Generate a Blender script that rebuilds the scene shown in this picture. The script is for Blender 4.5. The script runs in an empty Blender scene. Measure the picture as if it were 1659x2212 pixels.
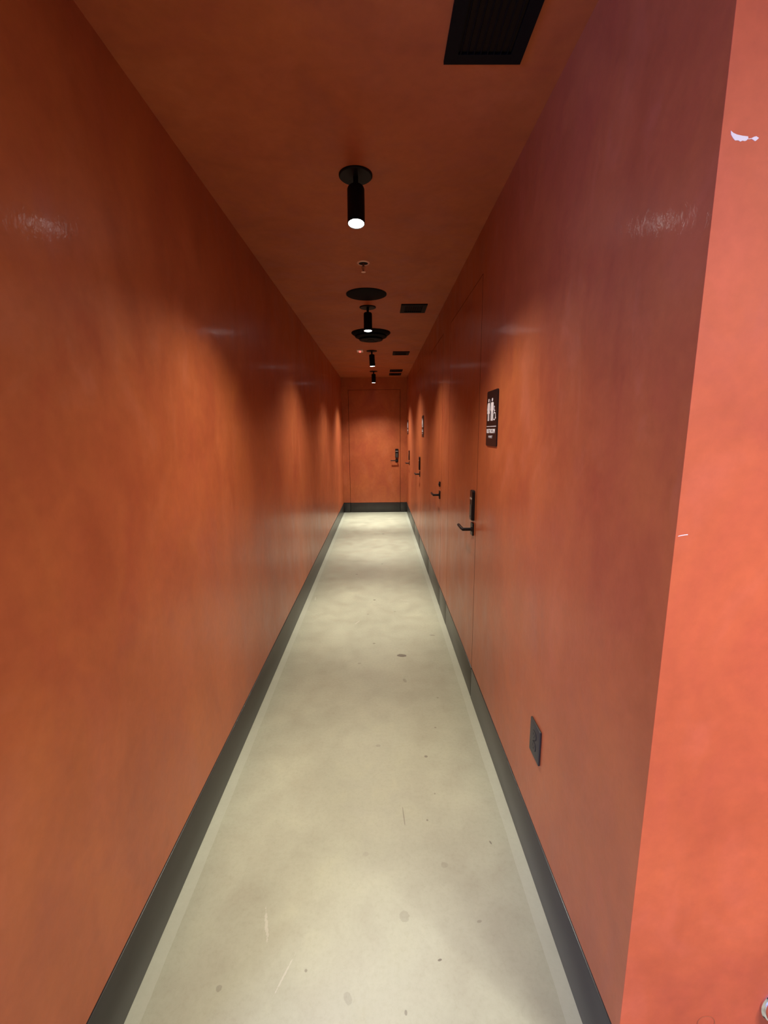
import bpy, bmesh, math, random
from mathutils import Vector, Matrix

# ------------------------------------------------------------------ camera, world, lights, exposure
S = bpy.context.scene
COL = S.collection
PI = math.pi
XL, XR, YE, CE = -0.743, 0.558, 8.985, 2.70      # corridor: left wall, right wall, end wall, ceiling
YC, YLC = 0.802, 0.660                           # where the right and the left wall begin
MID = -0.087                                     # line of lamps along the ceiling

F_PX, PITCH, YAW, ROLL, CAMH = 949.0052, 0.18110, 0.00940, -0.00860, 1.6474
cd = bpy.data.cameras.new('camera'); cam = bpy.data.objects.new('camera', cd); COL.objects.link(cam)
cd.sensor_fit = 'HORIZONTAL'; cd.sensor_width = 36.0; cd.lens = F_PX * 36.0 / 1659.0
cd.clip_start = 0.02; cd.clip_end = 60
fw = Vector((math.sin(YAW)*math.cos(PITCH), math.cos(YAW)*math.cos(PITCH), -math.sin(PITCH)))
r0 = Vector((math.cos(YAW), -math.sin(YAW), 0)); u0 = r0.cross(fw)
rr = math.cos(ROLL)*r0 + math.sin(ROLL)*u0; uu = -math.sin(ROLL)*r0 + math.cos(ROLL)*u0
m = Matrix((rr, uu, -fw)).transposed().to_4x4(); m.translation = Vector((0, 0, CAMH))
cam.matrix_world = m
S.camera = cam

S.view_settings.view_transform = 'Standard'
try: S.view_settings.look = 'None'
except Exception: pass
S.view_settings.gamma = 1.0
S.view_settings.use_curve_mapping = False
S.view_settings.exposure = 0.0

w = bpy.data.worlds.new('world'); S.world = w; w.use_nodes = True
w.node_tree.nodes['Background'].inputs[0].default_value = (0.80, 0.88, 1.0, 1)
w.node_tree.nodes['Background'].inputs[1].default_value = 0.03

#LIGHTTABLE
# core and spill power of each lamp along the ceiling
LAMPS = [((60.0, 150.0), (1.0, 0.93, 0.80)), ((160.0, 155.0), (1.0, 0.94, 0.86)), ((190.0, 155.0), (1.0, 0.97, 0.92)), ((290.0, 275.0), (1.0, 1.0, 0.97))]
#ENDTABLE

def area(name, loc, target, sx, sy, power, col):
    d = bpy.data.lights.new(name, 'AREA'); d.shape = 'RECTANGLE'; d.size = sx; d.size_y = sy
    d.energy = power; d.color = col
    o = bpy.data.objects.new(name, d); COL.objects.link(o); o.location = loc
    o.rotation_euler = (Vector(target) - Vector(loc)).to_track_quat('-Z', 'Y').to_euler()
    return o
# assumed lights behind the camera: a cool area light and a lamp, both unseen
#ROOM
area('assumed_cool_light', (-3.2, -1.6, 1.45), (0.6, 1.0, 1.35), 1.6, 1.7, 170, (0.20, 0.28, 1.0))  # unseen blue source, assumed, to cool the near right wall
area('added_fill_panel', (-2.0, -0.8, 2.66), (-2.0, -0.8, 0.0), 1.0, 0.6, 66, (1.0, 1.0, 0.90))  # unseen panel, added to fill the corridor mouth from the left
area('added_fill_panel', (1.9, -0.85, 2.66), (1.9, -0.85, 0.0), 1.1, 0.6, 108, (1.0, 0.97, 0.96))  # unseen panel, added to brighten the wall facing the camera
pl = bpy.data.lights.new('assumed_room_lamp', 'SPOT'); pl.energy = 75; pl.color = (1.0, 0.97, 0.96)
pl.spot_size = math.radians(152); pl.spot_blend = 0.6; pl.shadow_soft_size = 0.07
po = bpy.data.objects.new('assumed_room_lamp', pl); COL.objects.link(po); po.location = (2.05, -0.75, 2.62)  # unseen lamp, assumed from the corner's shadow line on the floor
#ENDROOM

# ------------------------------------------------------------------ materials
def new_mat(name):
    mt = bpy.data.materials.new(name); mt.use_nodes = True
    return mt, mt.node_tree.nodes, mt.node_tree.links, mt.node_tree.nodes['Principled BSDF']
def simple(name, col, rough=0.5, metal=0.0, spec=0.5, emit=None, strength=0.0):
    mt, N, L, b = new_mat(name)
    b.inputs['Base Color'].default_value = (*col, 1); b.inputs['Roughness'].default_value = rough
    b.inputs['Metallic'].default_value = metal; b.inputs['Specular IOR Level'].default_value = spec
    if emit: b.inputs['Emission Color'].default_value = (*emit, 1); b.inputs['Emission Strength'].default_value = strength
    return mt
def mth(N, L, op, a, b=None, c=None, clamp=False):
    n = N.new('ShaderNodeMath'); n.operation = op; n.use_clamp = clamp
    for i, v in enumerate((a, b, c)):
        if v is None: continue
        if isinstance(v, (int, float)): n.inputs[i].default_value = v
        else: L.new(v, n.inputs[i])
    return n.outputs[0]
def noise(N, L, vec, scale, detail=4, rough=0.55, stretch=None, dist=0.0):
    if stretch:
        mp = N.new('ShaderNodeMapping'); mp.inputs['Scale'].default_value = stretch; L.new(vec, mp.inputs['Vector']); vec = mp.outputs[0]
    n = N.new('ShaderNodeTexNoise'); n.inputs['Scale'].default_value = scale; n.inputs['Detail'].default_value = detail
    n.inputs['Roughness'].default_value = rough; n.inputs['Distortion'].default_value = dist
    L.new(vec, n.inputs['Vector']); return n.outputs['Fac']
def ramp(N, L, fac, stops):
    r = N.new('ShaderNodeValToRGB'); e = r.color_ramp.elements
    while len(e) < len(stops): e.new(0.5)
    for k, (p, c) in enumerate(stops): e[k].position = p; e[k].color = (*c, 1)
    L.new(fac, r.inputs[0]); return r.outputs[0]
def mixc(N, L, fac, a, b, mode='MIX'):
    n = N.new('ShaderNodeMix'); n.data_type = 'RGBA'; n.blend_type = mode
    for sock, v in ((n.inputs[0], fac), (n.inputs[6], a), (n.inputs[7], b)):
        if isinstance(v, (int, float)): sock.default_value = v
        elif isinstance(v, tuple): sock.default_value = (*v, 1)
        else: L.new(v, sock)
    return n.outputs[2]

def plaster(name, tint=(1, 1, 1), rough=(0.32, 0.46), coat=0.12):
    mt, N, L, b = new_mat(name)
    g = N.new('ShaderNodeNewGeometry'); P = g.outputs['Position']
    big = noise(N, L, P, 1.5, 5, 0.55, (1, 1, 0.75), 0.5)
    mid = noise(N, L, P, 5.0, 6, 0.6, (1.0, 1.0, 0.55), 0.8)
    fine = noise(N, L, P, 26.0, 5, 0.65)
    c1 = ramp(N, L, big, [(0.30, (0.344*tint[0], 0.073*tint[1], 0.027*tint[2])), (0.50, (0.408*tint[0], 0.103*tint[1], 0.035*tint[2])), (0.72, (0.448*tint[0], 0.126*tint[1], 0.033*tint[2]))])
    c2 = ramp(N, L, mid, [(0.32, (0.368*tint[0], 0.082*tint[1], 0.038*tint[2])), (0.55, (0.424*tint[0], 0.111*tint[1], 0.036*tint[2])), (0.70, (0.472*tint[0], 0.135*tint[1], 0.060*tint[2]))])
    blot = noise(N, L, P, 2.6, 3, 0.5, (1, 1, 0.7), 1.0)
    c = mixc(N, L, 0.5, c1, c2)
    bl = ramp(N, L, blot, [(0.32, (0.90, 0.87, 0.86)), (0.5, (1.0, 1.0, 1.0)), (0.68, (1.07, 1.10, 1.06))])
    c = mixc(N, L, 1.0, c, bl, 'MULTIPLY')
    fr = ramp(N, L, fine, [(0.3, (0.93, 0.93, 0.93)), (0.7, (1.05, 1.05, 1.05))])
    c = mixc(N, L, 1.0, c, fr, 'MULTIPLY')
    L.new(c, b.inputs['Base Color'])
    mr = N.new('ShaderNodeMapRange'); mr.inputs[1].default_value = 0.3; mr.inputs[2].default_value = 0.7
    mr.inputs[3].default_value = rough[0]; mr.inputs[4].default_value = rough[1]; L.new(mid, mr.inputs[0]); L.new(mr.outputs[0], b.inputs['Roughness'])
    b.inputs['Specular IOR Level'].default_value = 0.34
    b.inputs['Coat Weight'].default_value = coat; b.inputs['Coat Roughness'].default_value = 0.09
    bp = N.new('ShaderNodeBump'); bp.inputs['Strength'].default_value = 0.22; bp.inputs['Distance'].default_value = 0.004
    tr = noise(N, L, P, 12.0, 4, 0.6, (1, 1, 0.6), 0.5)
    tf = noise(N, L, P, 70.0, 2, 0.5, (1, 1, 0.5), 0.3)
    L.new(mth(N, L, 'ADD', tr, mth(N, L, 'MULTIPLY', tf, 0.16)), bp.inputs['Height']); L.new(bp.outputs[0], b.inputs['Normal'])
    # the waxed top coat keeps the fine trowel ridges
    cb = N.new('ShaderNodeBump'); cb.inputs['Strength'].default_value = 0.28; cb.inputs['Distance'].default_value = 0.0022
    tw = noise(N, L, P, 55.0, 4, 0.65, (1, 1, 0.5), 0.6)
    L.new(tw, cb.inputs['Height']); L.new(cb.outputs[0], b.inputs['Coat Normal'])
    return mt
M_WALL = plaster('terracotta_plaster')
M_CEIL = plaster('terracotta_ceiling_paint', (1.02, 1.0, 0.9), (0.55, 0.7), 0.0)
M_FRONT = plaster('terracotta_plaster_lit', (1.52, 1.17, 1.36), (0.55, 0.7), 0.0)  # same plaster as M_WALL, tint brightened to stand in for stronger light

def floor_mat():
    mt, N, L, b = new_mat('sealed_concrete')
    g = N.new('ShaderNodeNewGeometry'); P = g.outputs['Position']
    sp = N.new('ShaderNodeSeparateXYZ'); L.new(P, sp.inputs[0]); X, Y = sp.outputs[0], sp.outputs[1]
    n1 = noise(N, L, P, 1.6, 5, 0.55, None, 0.6); n2 = noise(N, L, P, 7, 6, 0.6, None, 0.4); n3 = noise(N, L, P, 60, 4, 0.7)
    c = ramp(N, L, n1, [(0.30, (0.365, 0.372, 0.264)), (0.5, (0.400, 0.409, 0.292)), (0.68, (0.430, 0.439, 0.310))])
    c2 = ramp(N, L, n2, [(0.3, (0.92, 0.90, 0.90)), (0.55, (1, 1, 1)), (0.72, (1.05, 1.05, 1.03))])
    c = mixc(N, L, 1.0, c, c2, 'MULTIPLY')
    c3 = ramp(N, L, n3, [(0.28, (0.93, 0.92, 0.90)), (0.5, (1, 1, 1)), (0.74, (1.04, 1.04, 1.04))])
    c = mixc(N, L, 1.0, c, c3, 'MULTIPLY')
    # paler bare strip left along the walls by masking tape
    wob = mth(N, L, 'MULTIPLY', mth(N, L, 'SUBTRACT', n2, 0.5), 0.012)
    dl = mth(N, L, 'SUBTRACT', X, XL); dr = mth(N, L, 'SUBTRACT', XR, X); de = mth(N, L, 'SUBTRACT', YE, Y)
    d = mth(N, L, 'ADD', mth(N, L, 'MINIMUM', mth(N, L, 'MINIMUM', dl, dr), de), wob)
    st = mth(N, L, 'LESS_THAN', d, 0.047)
    ins = mth(N, L, 'GREATER_THAN', Y, YLC)
    st = mth(N, L, 'MULTIPLY', mth(N, L, 'MULTIPLY', st, ins), 0.42)
    c = mixc(N, L, st, c, (0.50, 0.52, 0.40))
    # small stains and scuffs lying on the concrete: x, y, half sizes, turn, darkness
    warp = mth(N, L, 'MULTIPLY', mth(N, L, 'SUBTRACT', noise(N, L, P, 90, 3, 0.6), 0.5), 1.6)
    spots = [(0.152, 3.035, .033, .020, -.2, .72), (0.224, 1.996, .008, .007, 0, .55), (-0.022, 2.08, .012, .008, 0, .25),
             (0.175, 1.111, .006, .003, .2, .7), (0.436, 1.51, .003, .008, .3, .6), (-0.057, 3.23, .011, .008, 0, .5),
             (-0.063, 4.143, .012, .010, -.3, .6), (0.155, 2.70, .010, .022, .3, .3), (0.19, 1.62, .004, .004, 0, .55),
             (0.235, 1.42, .012, .011, 0, .16), (0.07, 1.24, .016, .017, .2, .20), (0.325, 1.22, .008, .004, .2, .3),
             (-0.50, 1.05, .008, .008, 0, .3), (-0.245, 1.09, .004, .004, 0, .45), (0.06, 0.985, .004, .006, 0, .5),
             (0.09, 1.64, .0022, .045, .06, .45), (0.30, 2.22, .005, .005, 0, .45), (-0.11, 1.02, .010, .016, .5, .2),
             (0.42, 3.36, .022, .006, -.2, .5), (-0.16, 2.93, .012, .010, 0, .25), (0.02, 5.35, .012, .012, 0, .45),
             (-0.28, 4.95, .014, .012, 0, .45), (0.24, 1.76, .004, .004, 0, .4), (0.13, 3.85, .01, .008, 0, .35),
             (-0.12, 3.8, .01, .008, 0, .3), (0.05, 7.0, .02, .02, 0, .45), (-0.07, 1.47, .011, .009, 0, .1), (0.35, 2.5, .006, .005, 0, .4)]
    tot = None
    for (x, y, a, bb, t, s) in spots:
        dx = mth(N, L, 'SUBTRACT', X, x); dy = mth(N, L, 'SUBTRACT', Y, y)
        ct, sn = math.cos(t), math.sin(t)
        p = mth(N, L, 'ADD', mth(N, L, 'MULTIPLY', dx, ct/a), mth(N, L, 'MULTIPLY', dy, sn/a))
        q = mth(N, L, 'ADD', mth(N, L, 'MULTIPLY', dx, -sn/bb), mth(N, L, 'MULTIPLY', dy, ct/bb))
        e = mth(N, L, 'ADD', mth(N, L, 'ADD', mth(N, L, 'MULTIPLY', p, p), mth(N, L, 'MULTIPLY', q, q)), warp)
        k = mth(N, L, 'MULTIPLY', mth(N, L, 'SUBTRACT', 1.35, e), 2.5, clamp=True)
        k = mth(N, L, 'MULTIPLY', k, s)
        tot = k if tot is None else mth(N, L, 'MAXIMUM', tot, k)
    c = mixc(N, L, tot, c, (0.085, 0.060, 0.045))
    # pale rubbed scratches
    sc = None
    for (x, y, a, bb, t) in [(0.235, 4.13, .05, .006, -.25), (0.25, 4.05, .03, .005, -.3), (-0.21, 3.62, .006, .05, -.5), (-0.66, 4.2, .006, .05, .1), (-0.40, 1.22, .006, .06, .3), (-0.31, 1.08, .003, .06, -.4)]:
        dx = mth(N, L, 'SUBTRACT', X, x); dy = mth(N, L, 'SUBTRACT', Y, y); ct, sn = math.cos(t), math.sin(t)
        p = mth(N, L, 'ADD', mth(N, L, 'MULTIPLY', dx, ct/a), mth(N, L, 'MULTIPLY', dy, sn/a))
        q = mth(N, L, 'ADD', mth(N, L, 'MULTIPLY', dx, -sn/bb), mth(N, L, 'MULTIPLY', dy, ct/bb))
        e = mth(N, L, 'ADD', mth(N, L, 'ADD', mth(N, L, 'MULTIPLY', p, p), mth(N, L, 'MULTIPLY', q, q)), mth(N, L, 'MULTIPLY', warp, 2.0))
        k = mth(N, L, 'MULTIPLY', mth(N, L, 'SUBTRACT', 1.0, e), 2.0, clamp=True)
        sc = k if sc is None else mth(N, L, 'MAXIMUM', sc, k)
    c = mixc(N, L, mth(N, L, 'MULTIPLY', sc, 0.28), c, (0.72, 0.70, 0.58))
    L.new(c, b.inputs['Base Color'])
    mr = N.new('ShaderNodeMapRange'); mr.inputs[1].default_value = 0.3; mr.inputs[2].default_value = 0.7
    mr.inputs[3].default_value = 0.34; mr.inputs[4].default_value = 0.50; L.new(n2, mr.inputs[0]); L.new(mr.outputs[0], b.inputs['Roughness'])
    b.inputs['Specular IOR Level'].default_value = 0.35
    bp = N.new('ShaderNodeBump'); bp.inputs['Strength'].default_value = 0.12; bp.inputs['Distance'].default_value = 0.002
    L.new(n3, bp.inputs['Height']); L.new(bp.outputs[0], b.inputs['Normal'])
    return mt
M_FLOOR = floor_mat()

def base_mat():
    mt, N, L, b = new_mat('dark_grey_metal_base')
    g = N.new('ShaderNodeNewGeometry'); P = g.outputs['Position']
    n = noise(N, L, P, 6, 5, 0.6, (1, 0.5, 1)); f = noise(N, L, P, 120, 3, 0.6)
    c = ramp(N, L, n, [(0.3, (0.028, 0.026, 0.023)), (0.7, (0.039, 0.037, 0.032))])
    L.new(c, b.inputs['Base Color'])
    b.inputs['Roughness'].default_value = 0.33; b.inputs['Specular IOR Level'].default_value = 0.45
    bp = N.new('ShaderNodeBump'); bp.inputs['Strength'].default_value = 0.05; bp.inputs['Distance'].default_value = 0.001
    L.new(f, bp.inputs['Height']); L.new(bp.outputs[0], b.inputs['Normal'])
    return mt
M_BASE = base_mat()
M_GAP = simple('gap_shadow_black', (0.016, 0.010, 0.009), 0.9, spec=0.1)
M_SEAM = simple('door_edge_gap_shade', (0.050, 0.018, 0.012), 0.8, spec=0.1)  # shade inside the door gaps, put into the colour of the slab edges
M_BLACK = simple('matt_black_metal', (0.006, 0.005, 0.005), 0.55, spec=0.12)
M_BLACK2 = simple('satin_black_grille', (0.0035, 0.003, 0.004), 0.6, spec=0.08)
M_COVER = simple('black_round_cover', (0.005, 0.0035, 0.004), 0.7, spec=0.06)
M_LENS = simple('lamp_lens', (1, 1, 1), 0.4, emit=(1.0, 0.985, 0.95), strength=24.0)
M_SIGN = simple('black_sign_plate', (0.012, 0.006, 0.006), 0.42, spec=0.35)
M_WHITE = simple('sign_white', (0.92, 0.88, 0.88), 0.5)
M_LOCK = simple('black_lock', (0.007, 0.005, 0.005), 0.38, spec=0.35)
M_LOCKG = simple('dark_grey_lock_face', (0.045, 0.042, 0.036), 0.4, spec=0.5)
M_SILV = simple('silver_indicator', (0.55, 0.55, 0.50), 0.3, metal=0.6)
M_OUT = simple('charcoal_plastic', (0.045, 0.042, 0.034), 0.45, spec=0.3)
M_SLOT = simple('outlet_slot_black', (0.008, 0.008, 0.007), 0.7)
M_CHROME = simple('chrome', (0.80, 0.80, 0.82), 0.10, metal=1.0)
M_CHIP = simple('exposed_white_plaster', (0.90, 0.82, 0.80), 0.8)
M_RING = simple('scuffed_terracotta', (0.42, 0.10, 0.04), 0.6)
M_SPR = simple('sprinkler_brass', (0.75, 0.45, 0.33), 0.35, metal=0.3)
M_SPRD = simple('sprinkler_cup_dark', (0.010, 0.005, 0.007), 0.7, spec=0.1)
M_SPRF = simple('sprinkler_frame_bronze', (0.14, 0.05, 0.03), 0.4, metal=0.3)
M_ALW = simple('alarm_white_plastic', (0.95, 0.80, 0.72), 0.4)
M_ALR = simple('alarm_red_light', (0.8, 0.05, 0.05), 0.3, emit=(1.0, 0.12, 0.10), strength=2.5)

# ------------------------------------------------------------------ helpers
def tag(o, label=None, cat=None, group=None, kind=None):
    for k, v in (('label', label), ('category', cat), ('group', group), ('kind', kind)):
        if v: o[k] = v
    return o
def empty(name, loc, rz=0.0):
    o = bpy.data.objects.new(name, None); COL.objects.link(o); o.location = loc; o.rotation_euler = (0, 0, rz)
    o.empty_display_size = 0.05
    return o
def build(name, bm, mat, parent=None, smooth=False, loc=None, mats=None):
    me = bpy.data.meshes.new(name); bmesh.ops.recalc_face_normals(bm, faces=bm.faces[:]) ; bm.to_mesh(me); bm.free()
    for x in (mats or [mat]): me.materials.append(x)
    if smooth:
        for p in me.polygons: p.use_smooth = True
        try: me.set_sharp_from_angle(angle=math.radians(35))
        except Exception: pass
    o = bpy.data.objects.new(name, me); COL.objects.link(o)
    if parent: o.parent = parent
    if loc: o.location = loc
    return o
def box(bm, x0, x1, y0, y1, z0, z1, mi=0, bev=0.0):
    vs = [bm.verts.new((x, y, z)) for z in (z0, z1) for (x, y) in ((x0, y0), (x1, y0), (x1, y1), (x0, y1))]
    fs = [bm.faces.new([vs[i] for i in q]) for q in ((3, 2, 1, 0), (4, 5, 6, 7), (0, 1, 5, 4), (1, 2, 6, 5), (2, 3, 7, 6), (3, 0, 4, 7))]
    for f in fs: f.material_index = mi
    if bev > 0:
        es = list({e for f in fs for e in f.edges})
        bmesh.ops.bevel(bm, geom=es, offset=bev, segments=2, affect='EDGES', profile=0.5)
def lathe(bm, prof, seg=48, cx=0, cy=0, cz=0, mi=0, axis='z'):
    """profile of (r, h) points turned about an axis; open ends with r=0 are closed"""
    rings = []
    for r, h in prof:
        if r <= 1e-6:
            p = (cx, cy, cz+h) if axis == 'z' else (cx, cy+h, cz); rings.append([bm.verts.new(p)])
        else:
            ring = []
            for k in range(seg):
                a = 2*PI*k/seg
                if axis == 'z': p = (cx+r*math.cos(a), cy+r*math.sin(a), cz+h)
                else: p = (cx+r*math.cos(a), cy+h, cz+r*math.sin(a))
                ring.append(bm.verts.new(p))
            rings.append(ring)
    for A, B in zip(rings, rings[1:]):
        for k in range(seg):
            k2 = (k+1) % seg
            if len(A) == 1 and len(B) == 1: continue
            if len(A) == 1: f = bm.faces.new((A[0], B[k], B[k2]))
            elif len(B) == 1: f = bm.faces.new((A[k], A[k2], B[0]))
            else: f = bm.faces.new((A[k], A[k2], B[k2], B[k]))
            f.material_index = mi
def tube(bm, pts, r, seg=16, caps=True):
    """round bar along a polyline with mitred bends"""
    pts = [Vector(p) for p in pts]; rings = []
    for i, p in enumerate(pts):
        d1 = (p - pts[i-1]).normalized() if i else None
        d2 = (pts[i+1] - p).normalized() if i < len(pts)-1 else None
        d = (d1 + d2).normalized() if d1 and d2 else (d1 or d2)
        ref = Vector((0, 0, 1)) if abs(d.z) < 0.9 else Vector((1, 0, 0))
        a = d.cross(ref).normalized(); b = d.cross(a).normalized()
        k = 1.0
        if d1 and d2: k = 1.0 / max(0.3, math.cos(d1.angle(d2) / 2))
        ring = []
        for j in range(seg):
            t = 2*PI*j/seg; off = a*math.cos(t)*r + b*math.sin(t)*r
            if k != 1.0:
                bd = (d2 - d1).normalized(); off = off + bd * (off.dot(bd)) * (k-1)
            ring.append(bm.verts.new(p + off))
        rings.append(ring)
    for A, B in zip(rings, rings[1:]):
        for j in range(seg): bm.faces.new((A[j], A[(j+1) % seg], B[(j+1) % seg], B[j]))
    if caps: bm.faces.new(rings[0][::-1]); bm.faces.new(rings[-1])
def prism(bm, poly, y0, y1):
    """polygon in the x-z plane pushed from y0 to y1 (concave outlines are fine)"""
    a = [bm.verts.new((x, y0, z)) for x, z in poly]; b = [bm.verts.new((x, y1, z)) for x, z in poly]
    n = len(poly)
    for i in range(n): bm.faces.new((a[i], a[(i+1) % n], b[(i+1) % n], b[i]))
    fa = bm.faces.new(a[::-1]); fb = bm.faces.new(b)
    bmesh.ops.triangulate(bm, faces=[fa, fb])
def rrect(cx, cz, w, h, r, n=5):
    out = []
    for (sx, sz, a0) in ((1, 1, 0), (-1, 1, 90), (-1, -1, 180), (1, -1, 270)):
        for k in range(n+1):
            a = math.radians(a0 + 90*k/n)
            out.append((cx + sx*(w/2-r) + r*math.cos(a), cz + sz*(h/2-r) + r*math.sin(a)))
    return out
def circ(cx, cz, r, n=20): return [(cx+r*math.cos(2*PI*k/n), cz+r*math.sin(2*PI*k/n)) for k in range(n)]
NB = bmesh.new

# ------------------------------------------------------------------ the setting
BH = 0.200                                                  # height of the dark base
b = NB(); box(b, -4.2, 4.2, -4.5, YE+0.1, -0.1, 0.0); tag(build('floor', b, M_FLOOR), kind='structure')
b = NB(); box(b, -4.2, 4.2, -2.6, YE+0.1, CE, CE+0.1); tag(build('ceiling', b, M_CEIL), kind='structure')

DOORS = [(2.497, 3.555), (3.95, 4.89), (5.975, 6.90), (8.10, 8.93)]     # right wall: near edge, far edge
DH = 2.464
GP = 0.0065
# left wall
b = NB()
box(b, XL-0.12, XL, YLC, YE+0.1, BH+0.007, CE)
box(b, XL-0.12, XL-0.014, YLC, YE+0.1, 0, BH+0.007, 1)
tag(build('wall_left', b, M_WALL, mats=[M_WALL, M_GAP]), kind='structure')
# left return of the opening, facing the room
b = NB(); box(b, -4.2, XL-0.12, YLC, YLC+0.1, 0, CE); tag(build('wall_front_left', b, M_WALL), kind='structure')
# right wall with its four door openings
b = NB()
edges = [YC+0.001] + [v for d in DOORS for v in d] + [YE+0.1]
for i in range(0, len(edges), 2):
    box(b, XR, XR+0.12, edges[i], edges[i+1], BH+0.007, CE)
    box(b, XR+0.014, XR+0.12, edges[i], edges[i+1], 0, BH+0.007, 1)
for y0, y1 in DOORS:
    box(b, XR, XR+0.12, y0, y1, DH, CE)
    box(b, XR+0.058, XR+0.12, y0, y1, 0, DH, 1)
    for (a0, a1) in ((y0, y0+0.001), (y1-0.001, y1)): box(b, XR+0.0015, XR+0.058, a0, a1, BH+0.008, DH, 1)  # dark jamb linings stand in for the shade of a deep gap
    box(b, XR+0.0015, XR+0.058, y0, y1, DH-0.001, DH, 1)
tag(build('wall_right', b, M_WALL, mats=[M_WALL, M_GAP]), kind='structure')
# end wall with its door opening
EX0, EX1 = -0.609, 0.429
b = NB()
for x0, x1 in ((XL-0.1, EX0), (EX1, XR+0.1)):
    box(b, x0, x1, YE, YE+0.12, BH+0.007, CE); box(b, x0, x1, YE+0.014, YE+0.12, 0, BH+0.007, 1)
for (a0, a1) in ((EX0, EX0+0.001), (EX1-0.001, EX1)): box(b, a0, a1, YE+0.0015, YE+0.058, BH+0.008, DH, 1)  # dark linings again, shade of the end door's gap as colour
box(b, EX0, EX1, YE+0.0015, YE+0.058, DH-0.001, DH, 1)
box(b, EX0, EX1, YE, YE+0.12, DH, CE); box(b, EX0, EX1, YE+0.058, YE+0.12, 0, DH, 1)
tag(build('wall_end', b, M_WALL, mats=[M_WALL, M_GAP]), kind='structure')
# wall facing the camera at the right edge of the picture
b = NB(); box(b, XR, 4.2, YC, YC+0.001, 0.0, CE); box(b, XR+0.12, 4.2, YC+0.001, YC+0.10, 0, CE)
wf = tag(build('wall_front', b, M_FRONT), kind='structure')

# dark bases, slightly proud with an eased top edge
b = NB(); box(b, XL-0.012, XL+0.002, YLC, YE, 0, BH, bev=0.0022); tag(build('baseboard_left', b, M_BASE, smooth=True), kind='structure')
b = NB()
segs = [(YC, DOORS[0][0]), (DOORS[0][1], DOORS[1][0]), (DOORS[1][1], DOORS[2][0]), (DOORS[2][1], DOORS[3][0]), (DOORS[3][1], YE)]
for y0, y1 in segs: box(b, XR-0.002, XR+0.012, y0, y1, 0, BH, bev=0.0022)
tag(build('baseboard_right', b, M_BASE, smooth=True), kind='structure')
b = NB()
for x0, x1 in ((XL+0.002, EX0), (EX1, XR-0.002)): box(b, x0, x1, YE-0.002, YE+0.012, 0, BH, bev=0.0022)
tag(build('baseboard_end', b, M_BASE, smooth=True), kind='structure')
b = NB(); box(b, XR-0.002, 4.2, YC-0.012, YC, 0, BH, bev=0.0022); tag(build('baseboard_front', b, M_BASE, smooth=True), kind='structure')

# chips and marks on the wall facing the camera (part of that wall)
def chip(name, pts, mat, t=0.0006):
    bb = NB(); prism(bb, [(x, z) for x, z in pts], YC-t, YC+0.0005)
    return build(name, bb, mat, wf)
def hump(x0, z0, x1, z1, prof):
    top, bot = [], []
    for t, u, d in prof:
        x = x0+(x1-x0)*t; z = z0+(z1-z0)*t; top.append((x, z+u)); bot.append((x, z-d))
    return top + bot[::-1]
random.seed(3)
chip('plaster_chip', [(0.5725, 2.1200), (0.5765, 2.1170), (0.583, 2.1145), (0.592, 2.1128), (0.6015, 2.1118), (0.6022, 2.1090), (0.6000, 2.1062), (0.5975, 2.1052), (0.5935, 2.1058), (0.590, 2.1046), (0.5865, 2.1062), (0.581, 2.1062), (0.577, 2.1100), (0.5735, 2.1145)], M_CHIP)
chip('plaster_chip', [(0.6070, 2.1090), (0.6110, 2.1112), (0.6150, 2.1120), (0.6195, 2.1095), (0.6165, 2.1066), (0.6140, 2.1050), (0.6105, 2.1070)], M_CHIP)
chip('plaster_chip', [(0.6022, 2.1084), (0.6072, 2.1094), (0.6072, 2.1082), (0.6022, 2.1076)], M_CHIP)
chip('paint_scratch', [(0.5625, 1.4487), (0.568, 1.4503), (0.575, 1.4515), (0.5805, 1.4520), (0.5808, 1.4504), (0.575, 1.4499), (0.568, 1.4488), (0.5625, 1.4477)], M_CHIP)
bb = NB(); lathe(bb, [(0.0195, 0.0004), (0.0195, -0.0006), (0.0205, -0.0008), (0.0215, -0.0006), (0.0215, 0.0004)], 40, 0.764, YC, 0.256, axis='y')
build('ring_scuff', bb, M_RING, wf)

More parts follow.
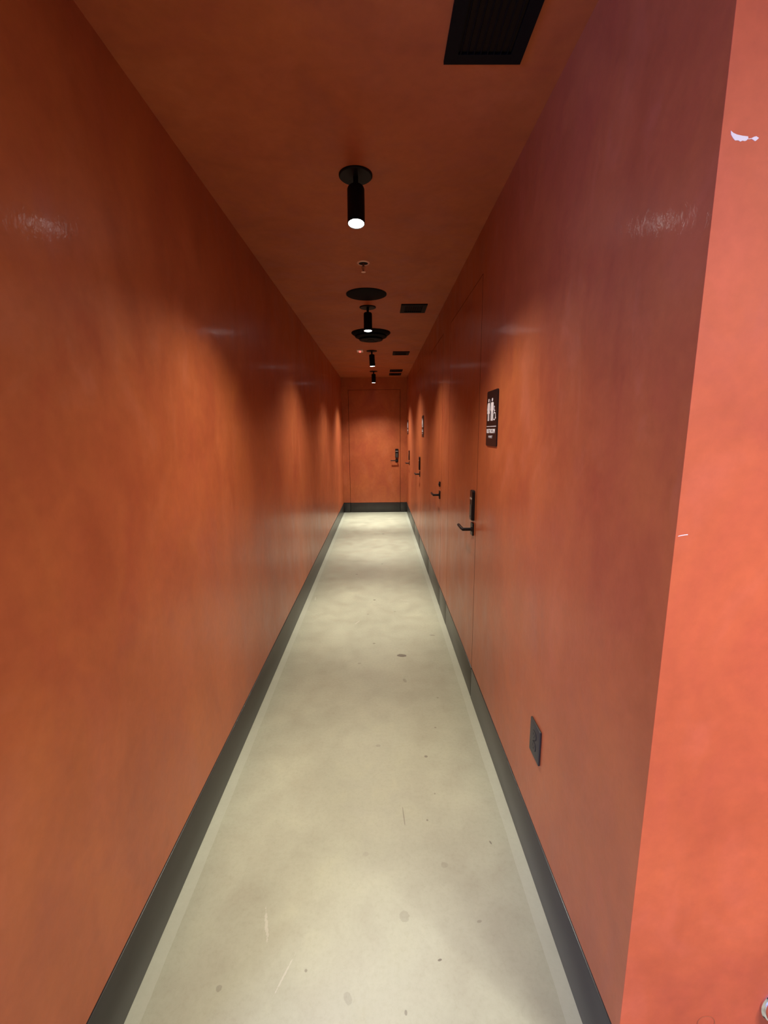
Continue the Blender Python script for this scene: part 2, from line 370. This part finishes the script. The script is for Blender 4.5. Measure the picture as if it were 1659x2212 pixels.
# ------------------------------------------------------------------ doors
def lever_bm():
    bb = NB()
    tube(bb, [(0, 0, 0), (0, -0.060, 0)], 0.0098, 18)
    return bb
def make_lock(parent, lx, long_body):
    """door furniture in door space: x to the viewer's right, -y out of the door"""
    if long_body:
        bb = NB(); prism(bb, rrect(lx, 1.212, 0.066, 0.180, 0.012), -0.017, 0.001)
        bmesh.ops.bevel(bb, geom=[e for e in bb.edges if all(abs(v.co.y+0.017) < 1e-5 for v in e.verts) and len(e.link_faces) == 2 and abs(e.link_faces[0].normal.y - e.link_faces[1].normal.y) > .5], offset=0.002, segments=2, affect='EDGES')
        lk = build('lock_body', bb, M_LOCK, parent)
        bb = NB(); prism(bb, rrect(lx, 1.172, 0.046, 0.088, 0.010), -0.0195, -0.016)
        tag(build('lock_face', bb, M_LOCKG, lk), label='dark grey lower face of lock')
        bb = NB(); prism(bb, rrect(lx, 1.253, 0.052, 0.011, 0.004), -0.0195, -0.016)
        tag(build('indicator_window', bb, M_SILV, lk), label='silver indicator strip')
        bb = NB(); lathe(bb, [(0.0, -0.0205), (0.005, -0.0205), (0.0055, -0.019), (0.0055, -0.016)], 16, lx, 0, 1.146, axis='y')
        build('keyhole', bb, M_SLOT, lk)
    else:
        bb = NB(); prism(bb, rrect(lx, 1.167, 0.046, 0.046, 0.004), -0.011, 0.001); lk = build('deadbolt_plate', bb, M_LOCK, parent)
        bb = NB(); lathe(bb, [(0.0, -0.0165), (0.0115, -0.0165), (0.013, -0.015), (0.013, -0.010)], 24, lx, 0, 1.167, axis='y'); build('deadbolt_cylinder', bb, M_LOCKG, lk)
    bb = NB(); prism(bb, rrect(lx, 1.068, 0.056, 0.074, 0.006), -0.010, 0.001)
    rose = build('handle_rose', bb, M_LOCK, parent)
    bb = NB()
    tube(bb, [(lx, 0.0, 1.066), (lx, -0.060, 1.066), (lx-0.020, -0.064, 1.066), (lx-0.128, -0.064, 1.066)], 0.0098, 18)
    lathe(bb, [(0.0, -0.014), (0.013, -0.014), (0.0145, -0.0125), (0.0145, -0.009)], 24, lx, 0, 1.066, axis='y')
    build('lever', bb, M_LOCK, rose, smooth=True)
def make_door(name, loc, rz, width, long_body=True):
    d = empty(name, loc, rz); tag(d, kind='structure')
    hw = width/2 - GP
    bb = NB(); box(bb, -hw, hw, 0, 0.045, BH+0.005, DH-0.0045)
    for f in bb.faces:
        f.normal_update()
        if abs(f.normal.x) > 0.5 or f.normal.z > 0.5: f.material_index = 1
    build('door_slab', bb, M_WALL, d, mats=[M_WALL, M_SEAM])
    bb = NB(); box(bb, -hw, hw, -0.002, 0.012, 0.004, BH, bev=0.0022); build('kick_plate', bb, M_BASE, d, smooth=True)
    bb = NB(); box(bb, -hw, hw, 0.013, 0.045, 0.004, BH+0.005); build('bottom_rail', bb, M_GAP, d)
    make_lock(d, hw - 0.035 - 0.033, long_body)
    return d
for i, (y0, y1) in enumerate(DOORS):
    make_door('door_%d' % (i+1), (XR, (y0+y1)/2, 0), -PI/2, y1-y0, i != 1)
make_door('door_5', ((EX0+EX1)/2, YE, 0), 0, EX1-EX0)

# ------------------------------------------------------------------ restroom signs
def text_bm_mesh(txt, size, xs, depth):
    cu = bpy.data.curves.new('lettering_curve', 'FONT'); cu.body = txt; cu.size = size; cu.align_x = 'CENTER'; cu.align_y = 'CENTER'
    cu.extrude = depth; cu.space_character = 1.02; cu.offset = 0.0004
    o = bpy.data.objects.new('tmp_text', cu); COL.objects.link(o)
    dg = bpy.context.evaluated_depsgraph_get(); dg.update()
    me = bpy.data.meshes.new_from_object(o.evaluated_get(dg)); 
    bpy.data.objects.remove(o); bpy.data.curves.remove(cu)
    me.transform(Matrix.Rotation(PI/2, 4, 'X') @ Matrix.Diagonal((xs, 1, 1, 1)))
    me.name = 'lettering'; me.materials.clear(); me.materials.append(M_WHITE)
    return me
TEXT = text_bm_mesh('RESTROOM', 0.0300, 0.92, 0.0006)
# fit the word to the plate
xs_ = [v.co.x for v in TEXT.vertices]; zs_ = [v.co.z for v in TEXT.vertices]
TEXT.transform(Matrix.Translation((-(max(xs_)+min(xs_))/2, 0, -(max(zs_)+min(zs_))/2)))
TEXT.transform(Matrix.Diagonal((0.158/(max(xs_)-min(xs_)), 1, 0.021/(max(zs_)-min(zs_)), 1)))
def lady():
    yield [(0.010, .000), (0.0165, -.003), (0.0150, -.030), (0.0225, -.068), (-0.0225, -.068), (-0.0150, -.030), (-0.0165, -.003), (-0.010, .000)]
    for k in (-1, 1):
        yield [(k*0.0150, -.002), (k*0.0185, -.006), (k*0.0270, -.046), (k*0.0222, -.048), (k*0.0145, -.016)]
        yield [(k*0.0018, -.066), (k*0.0110, -.066), (k*0.0110, -.113), (k*0.0018, -.113)]
def gent():
    yield [(0.011, .000), (0.0150, -.002), (0.0140, -.060), (-0.0140, -.060), (-0.0150, -.002), (-0.011, .000)]
    for k in (-1, 1):
        yield [(k*0.0145, -.001), (k*0.0195, -.005), (k*0.0225, -.052), (k*0.0172, -.052), (k*0.0150, -.014)]
        yield [(k*0.0016, -.058), (k*0.0140, -.058), (k*0.0140, -.113), (k*0.0016, -.113)]
def ribbon(pts, w):
    L_, R_ = [], []
    for i, (x, z) in enumerate(pts):
        a = pts[max(0, i-1)]; c = pts[min(len(pts)-1, i+1)]; d = Vector((c[0]-a[0], c[1]-a[1])).normalized()
        L_.append((x-d.y*w/2, z+d.x*w/2)); R_.append((x+d.y*w/2, z-d.x*w/2))
    return L_ + R_[::-1]
def make_sign(loc):
    """centre of the plate at loc, hanging on the right wall"""
    s = empty('restroom_sign', loc, -PI/2)
    bb = NB(); prism(bb, rrect(0, 0, 0.202, 0.268, 0.011), -0.006, 0.0); pl_ = build('sign_plate', bb, M_SIGN, s)
    F0, F1 = -0.0068, -0.0058
    ZF = lambda z: 0.0975 - (0.0975-z)*0.78
    bb = NB(); [prism(bb, [(x*1.08-0.063, ZF(z+0.072)) for x, z in q], F0+0.0001*n, F1) for n, q in enumerate(lady())]; prism(bb, [(x, ZF(z)) for x, z in circ(-0.063, 0.087, 0.0105)], F0, F1); build('woman_symbol', bb, M_WHITE, s)
    bb = NB(); [prism(bb, [(x*1.2+0.007, ZF(z+0.072)) for x, z in q], F0+0.0001*n, F1) for n, q in enumerate(gent())]; prism(bb, [(x, ZF(z)) for x, z in circ(0.007, 0.087, 0.0105)], F0, F1); build('man_symbol', bb, M_WHITE, s)
    bb = NB(); prism(bb, [(-0.0290, 0.092), (-0.0275, 0.092), (-0.0275, -0.009), (-0.0290, -0.009)], F0, F1); build('divider_line', bb, M_WHITE, s)
    bb = NB()
    cx, cz, R = 0.062, -0.016, 0.0215
    prism(bb, ribbon([(cx+R*math.cos(math.radians(a)), cz+R*math.sin(math.radians(a))) for a in range(110, 371, 13)], 0.0048), F0, F1)
    prism(bb, circ(0.057, 0.041, 0.0062), F0, F1)
    prism(bb, ribbon([(0.057, 0.032), (0.0585, 0.004)], 0.0068), F0, F1)
    prism(bb, ribbon([(0.0575, 0.019), (0.074, 0.019)], 0.0045), F0+0.0001, F1)
    prism(bb, ribbon([(0.0565, 0.0050), (0.078, 0.0050), (0.086, -0.028), (0.092, -0.026)], 0.0060), F0+0.0002, F1)
    for v in bb.verts: v.co.z = ZF(v.co.z); v.co.x = 0.055 + (v.co.x-0.065)*0.95
    build('wheelchair_symbol', bb, M_WHITE, s)
    bb = NB(); box(bb, -0.092, 0.090, F0, F1, -0.0392, -0.0366); build('rule_line', bb, M_WHITE, s)
    t = bpy.data.objects.new('lettering', TEXT); COL.objects.link(t); t.parent = s; t.location = (-0.009, -0.0062, -0.0605)
    bb = NB()
    cells = {'r': '1235', 'e': '15', 's': '234', 't': '2345', 'o': '135', 'm': '134'}
    for i, ch in enumerate('restroom'):
        for dgt in cells[ch]:
            k = int(dgt)-1; x = (i-3.5)*0.0098 - 0.014 + (0.0036 if k >= 3 else 0); z = -0.0845 - (k % 3)*0.0042
            lathe(bb, [(0.0016, -0.0058), (0.0014, -0.0068), (0.0, -0.0074)], 8, x, 0, z, axis='y')
    build('braille', bb, M_WHITE, s)
    return s
for (y, z, lab) in ((2.196, 1.706, 'large black restroom sign with white figures on the near right wall before the nearest door'),
                    (5.668, 1.708, 'middle of the three restroom signs, halfway down the right wall'),
                    (8.600, 1.725, 'farthest restroom sign, a thin sliver beside the end wall')):
    tag(make_sign((XR, y, z)), lab, 'sign', 'restroom signs along the right wall')

# ------------------------------------------------------------------ wall outlet
o = empty('wall_outlet', (XR, 1.411, 0.541), -PI/2); tag(o, 'dark grey double power outlet low on the near right wall', 'outlet')
bb = NB(); box(bb, -0.0475, 0.0475, -0.0075, 0.0, -0.0665, 0.0665, bev=0.0028); build('cover_plate', bb, M_OUT, o, smooth=True)
for dz in (0.0215, -0.0215):
    bb = NB(); prism(bb, rrect(0, dz, 0.037, 0.034, 0.0145, 8), -0.0080, -0.0068)
    rim = build('receptacle_rim', bb, M_SLOT, o)
    bb = NB(); prism(bb, rrect(0, dz, 0.0335, 0.0305, 0.0130, 8), -0.0092, -0.0072); build('receptacle_face', bb, M_OUT, rim)
    bb = NB()
    for sx, h in ((-0.0065, 0.0085), (0.0065, 0.0070)): box(bb, sx-0.0011, sx+0.0011, -0.0096, -0.0088, dz+0.003-h/2, dz+0.003+h/2)
    prism(bb, circ(0, dz-0.0085, 0.0024, 12), -0.0096, -0.0088)
    build('slots', bb, M_SLOT, rim)
bb = NB(); lathe(bb, [(0.0, -0.0088), (0.0028, -0.0086), (0.003, -0.007)], 14, 0, 0, 0, axis='y'); build('screw', bb, M_SLOT, o)

# ------------------------------------------------------------------ chrome stop on the front wall
o = empty('wall_door_stop', (0.941, YC, 0.303)); tag(o, 'round shiny chrome fitting on the wall, cut off by the lower right edge', 'door stop')
bb = NB(); lathe(bb, [(0.0, -0.006), (0.050, -0.006), (0.053, -0.003), (0.053, 0.0)], 64, axis='y'); build('wall_flange', bb, M_CHROME, o, smooth=True)
bb = NB(); lathe(bb, [(0.0, -0.040)] + [(0.047*math.sin(math.radians(a)), -0.010-0.030*math.cos(math.radians(a))) for a in range(10, 91, 8)] + [(0.047, -0.004)], 64, axis='y'); build('dome', bb, M_CHROME, o, smooth=True)

# ------------------------------------------------------------------ spot lamps on the ceiling
def make_lamp(idx, y, tilt, side, label):
    root = empty('ceiling_spot_lamp', (MID, y, CE)); tag(root, label, 'ceiling lamp', 'black spot lamps in a row on the ceiling')
    bb = NB(); lathe(bb, [(0.0, -0.008), (0.066, -0.008), (0.070, -0.005), (0.070, 0.0)], 64); build('canopy', bb, M_BLACK, root, smooth=True)
    bb = NB(); tube(bb, [(0, 0, -0.006), (0, 0, -0.062)], 0.0105, 20); box(bb, -0.0085, 0.0085, -0.010, 0.010, -0.072, -0.045, bev=0.002); build('stem', bb, M_BLACK, root, smooth=True)
    R_ = 0.0362; H_ = 0.150
    bb = NB()
    lathe(bb, [(0.012, 0.001), (R_-0.010, 0.001), (R_-0.003, -0.002), (R_, -0.009), (R_, -H_+0.0015), (R_-0.0015, -H_), (R_-0.0026, -H_), (R_-0.0032, -H_+0.012), (0.0, -H_+0.012)], 48)
    h = build('lamp_housing', bb, M_BLACK, root, smooth=True, loc=(0, 0, -0.047))
    h.rotation_euler = (math.radians(-tilt), math.radians(side), 0)
    bb = NB(); lathe(bb, [(0.0, -H_+0.0008), (0.022, -H_+0.001), (R_-0.0036, -H_+0.0025), (R_-0.0036, -H_+0.011)], 40)
    build('lens', bb, M_LENS, h, smooth=True)
    if side:
        bb = NB(); lathe(bb, [(0.0, 0.0), (0.004, 0.0), (0.004, -0.006), (0.0, -0.006)], 12, 0, 0, 0, axis='z')
        bmesh.ops.rotate(bb, verts=bb.verts[:], cent=(0, 0, 0), matrix=Matrix.Rotation(PI/2, 3, 'Y')); bmesh.ops.translate(bb, verts=bb.verts[:], vec=(R_+0.005, 0, -H_+0.028))
        build('thumb_screw', bb, M_BLACK, h)
    (cw, ww), col = LAMPS[idx]
    for (pw, ang, bl, rad) in ((cw, 50, 1.0, 0.030), (ww, 122, 1.0, 0.030)):
        if pw <= 0: continue
        ld = bpy.data.lights.new('spot_light', 'SPOT'); ld.energy = pw; ld.color = col; ld.spot_size = math.radians(ang); ld.spot_blend = bl; ld.shadow_soft_size = rad
        lo = bpy.data.objects.new('spot_light', ld); COL.objects.link(lo); lo.parent = h; lo.location = (0, 0, -H_-0.004)
    return root
make_lamp(0, 2.055, 9, 0, 'nearest and largest black cylinder spot lamp hanging from the ceiling, glowing white')
make_lamp(1, 4.030, 4, 0, 'second spot lamp, hanging between the flat black disc and the stepped diffuser')
make_lamp(2, 6.110, 0, -3, 'third spot lamp, slightly tilted, beside the small red alarm light')
make_lamp(3, 8.110, 0, 0, 'farthest and smallest spot lamp, just before the end wall')

# ------------------------------------------------------------------ ceiling fittings
o = empty('ceiling_cover_disc', (-0.088, 3.668, CE)); tag(o, 'large flat black round cover flush on the ceiling', 'ceiling disc')
bb = NB(); lathe(bb, [(0.0, -0.007), (0.148, -0.007), (0.154, -0.005), (0.155, 0.0)], 96); build('cover_plate', bb, M_COVER, o, smooth=True)
bb = NB(); lathe(bb, [(0.1555, 0.0), (0.1555, -0.003), (0.1585, -0.003), (0.1585, 0.0)], 96); build('rim', bb, M_BLACK, o, smooth=True)

o = empty('air_diffuser', (-0.078, 5.022, CE)); tag(o, 'round black stepped air diffuser hanging below the ceiling', 'air diffuser')
bb = NB(); lathe(bb, [(0.209, 0.0), (0.211, -0.006), (0.206, -0.012), (0.186, -0.026), (0.170, -0.036), (0.166, -0.036), (0.150, -0.010), (0.150, 0.0)], 96); build('outer_cone', bb, M_BLACK2, o, smooth=True)
bb = NB(); lathe(bb, [(0.100, -0.012), (0.168, -0.040), (0.172, -0.044), (0.168, -0.048), (0.135, -0.062), (0.131, -0.060), (0.100, -0.030), (0.100, -0.012)], 96); build('middle_cone', bb, M_BLACK2, o, smooth=True)
bb = NB(); lathe(bb, [(0.0, -0.040), (0.105, -0.062), (0.124, -0.072), (0.126, -0.076), (0.122, -0.079), (0.075, -0.083), (0.070, -0.079), (0.040, -0.078), (0.036, -0.083), (0.018, -0.084), (0.0, -0.080)], 96); build('centre_cone', bb, M_BLACK2, o, smooth=True)
bb = NB(); lathe(bb, [(0.0, -0.004), (0.15, -0.004), (0.15, 0.0)], 64); build('duct_collar', bb, M_GAP, o)

def make_vent(y0, y1, label):
    xc = 0.3085; w_ = 0.222; d_ = y1-y0
    o = empty('ceiling_vent', (xc, (y0+y1)/2, CE)); tag(o, label, 'vent', 'black rectangular ceiling vents near the right wall')
    hx, hy, ix, iy = w_/2, d_/2, 0.075, d_/2-0.034
    bb = NB()
    for (a0, a1, b0, b1) in ((-hx, hx, -hy, -iy), (-hx, hx, iy, hy), (-hx, -ix, -iy, iy), (ix, hx, -iy, iy)): box(bb, a0, a1, b0, b1, -0.009, 0.0)
    bmesh.ops.remove_doubles(bb, verts=bb.verts[:], dist=1e-5)
    build('frame', bb, M_BLACK2, o)
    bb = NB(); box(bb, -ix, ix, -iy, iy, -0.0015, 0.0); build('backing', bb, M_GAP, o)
    for k in range(8):
        x = -ix + (k+0.5)*2*ix/8
        bb = NB(); box(bb, -0.0011, 0.0011, -iy, iy, -0.010, 0.0)
        bmesh.ops.rotate(bb, verts=bb.verts[:], cent=(0, 0, -0.004), matrix=Matrix.Rotation(math.radians(22), 3, 'Y'))
        build('slat', bb, M_BLACK2, o, loc=(x, 0, 0.0005))
make_vent(1.225, 1.483, 'nearest and largest black ceiling vent, cut off by the top edge')
make_vent(3.942, 4.197, 'black ceiling vent to the right of the second spot lamp')
make_vent(6.160, 6.412, 'black ceiling vent to the right of the third spot lamp')
make_vent(7.897, 8.161, 'front one of the two farthest ceiling vents set close together')
make_vent(8.381, 8.650, 'farthest ceiling vent, rear one of the close pair by the end wall')

o = empty('sprinkler_head', (-0.089, 3.026, CE)); tag(o, 'small brass fire sprinkler in a pale ring on the ceiling', 'sprinkler')
bb = NB(); lathe(bb, [(0.029, -0.0005), (0.030, -0.004), (0.033, -0.0055), (0.037, -0.0045), (0.042, 0.0)], 48); tag(build('escutcheon_ring', bb, M_SPR, o, smooth=True), label='pale copper ring')
bb = NB(); lathe(bb, [(0.0, -0.002), (0.030, -0.002), (0.030, 0.0)], 40); build('recess_cup', bb, M_SPRD, o)
bb = NB(); lathe(bb, [(0.007, -0.002), (0.007, -0.012), (0.005, -0.016), (0.004, -0.022), (0.0, -0.022)], 20)
for s_ in (-1, 1):
    tube(bb, [(s_*0.006, 0, -0.016), (s_*0.0095, 0, -0.026), (s_*0.0035, 0, -0.046), (0, 0, -0.050)], 0.0016, 8)
tube(bb, [(0, 0, -0.022), (0, 0, -0.050)], 0.0018, 8)
build('frame_arms', bb, M_SPRF, o, smooth=True)
bb = NB(); lathe(bb, [(0.0, -0.049), (0.004, -0.050), (0.014, -0.0525), (0.014, -0.054), (0.0, -0.054)], 24); build('deflector', bb, M_SPR, o, smooth=True)

o = empty('ceiling_alarm', (-0.241, 6.085, CE)); tag(o, 'tiny pale square alarm on the ceiling with a glowing red centre', 'alarm')
bb = NB(); box(bb, -0.040, 0.040, -0.078, 0.078, -0.010, 0.0, bev=0.002); build('housing', bb, M_ALW, o)
bb = NB(); lathe(bb, [(0.0, -0.026)] + [(0.013*math.sin(math.radians(a)), -0.014-0.012*math.cos(math.radians(a))) for a in range(15, 91, 15)] + [(0.0135, -0.009)], 24); tag(build('warning_light', bb, M_ALR, o, smooth=True), label='glowing red dome')
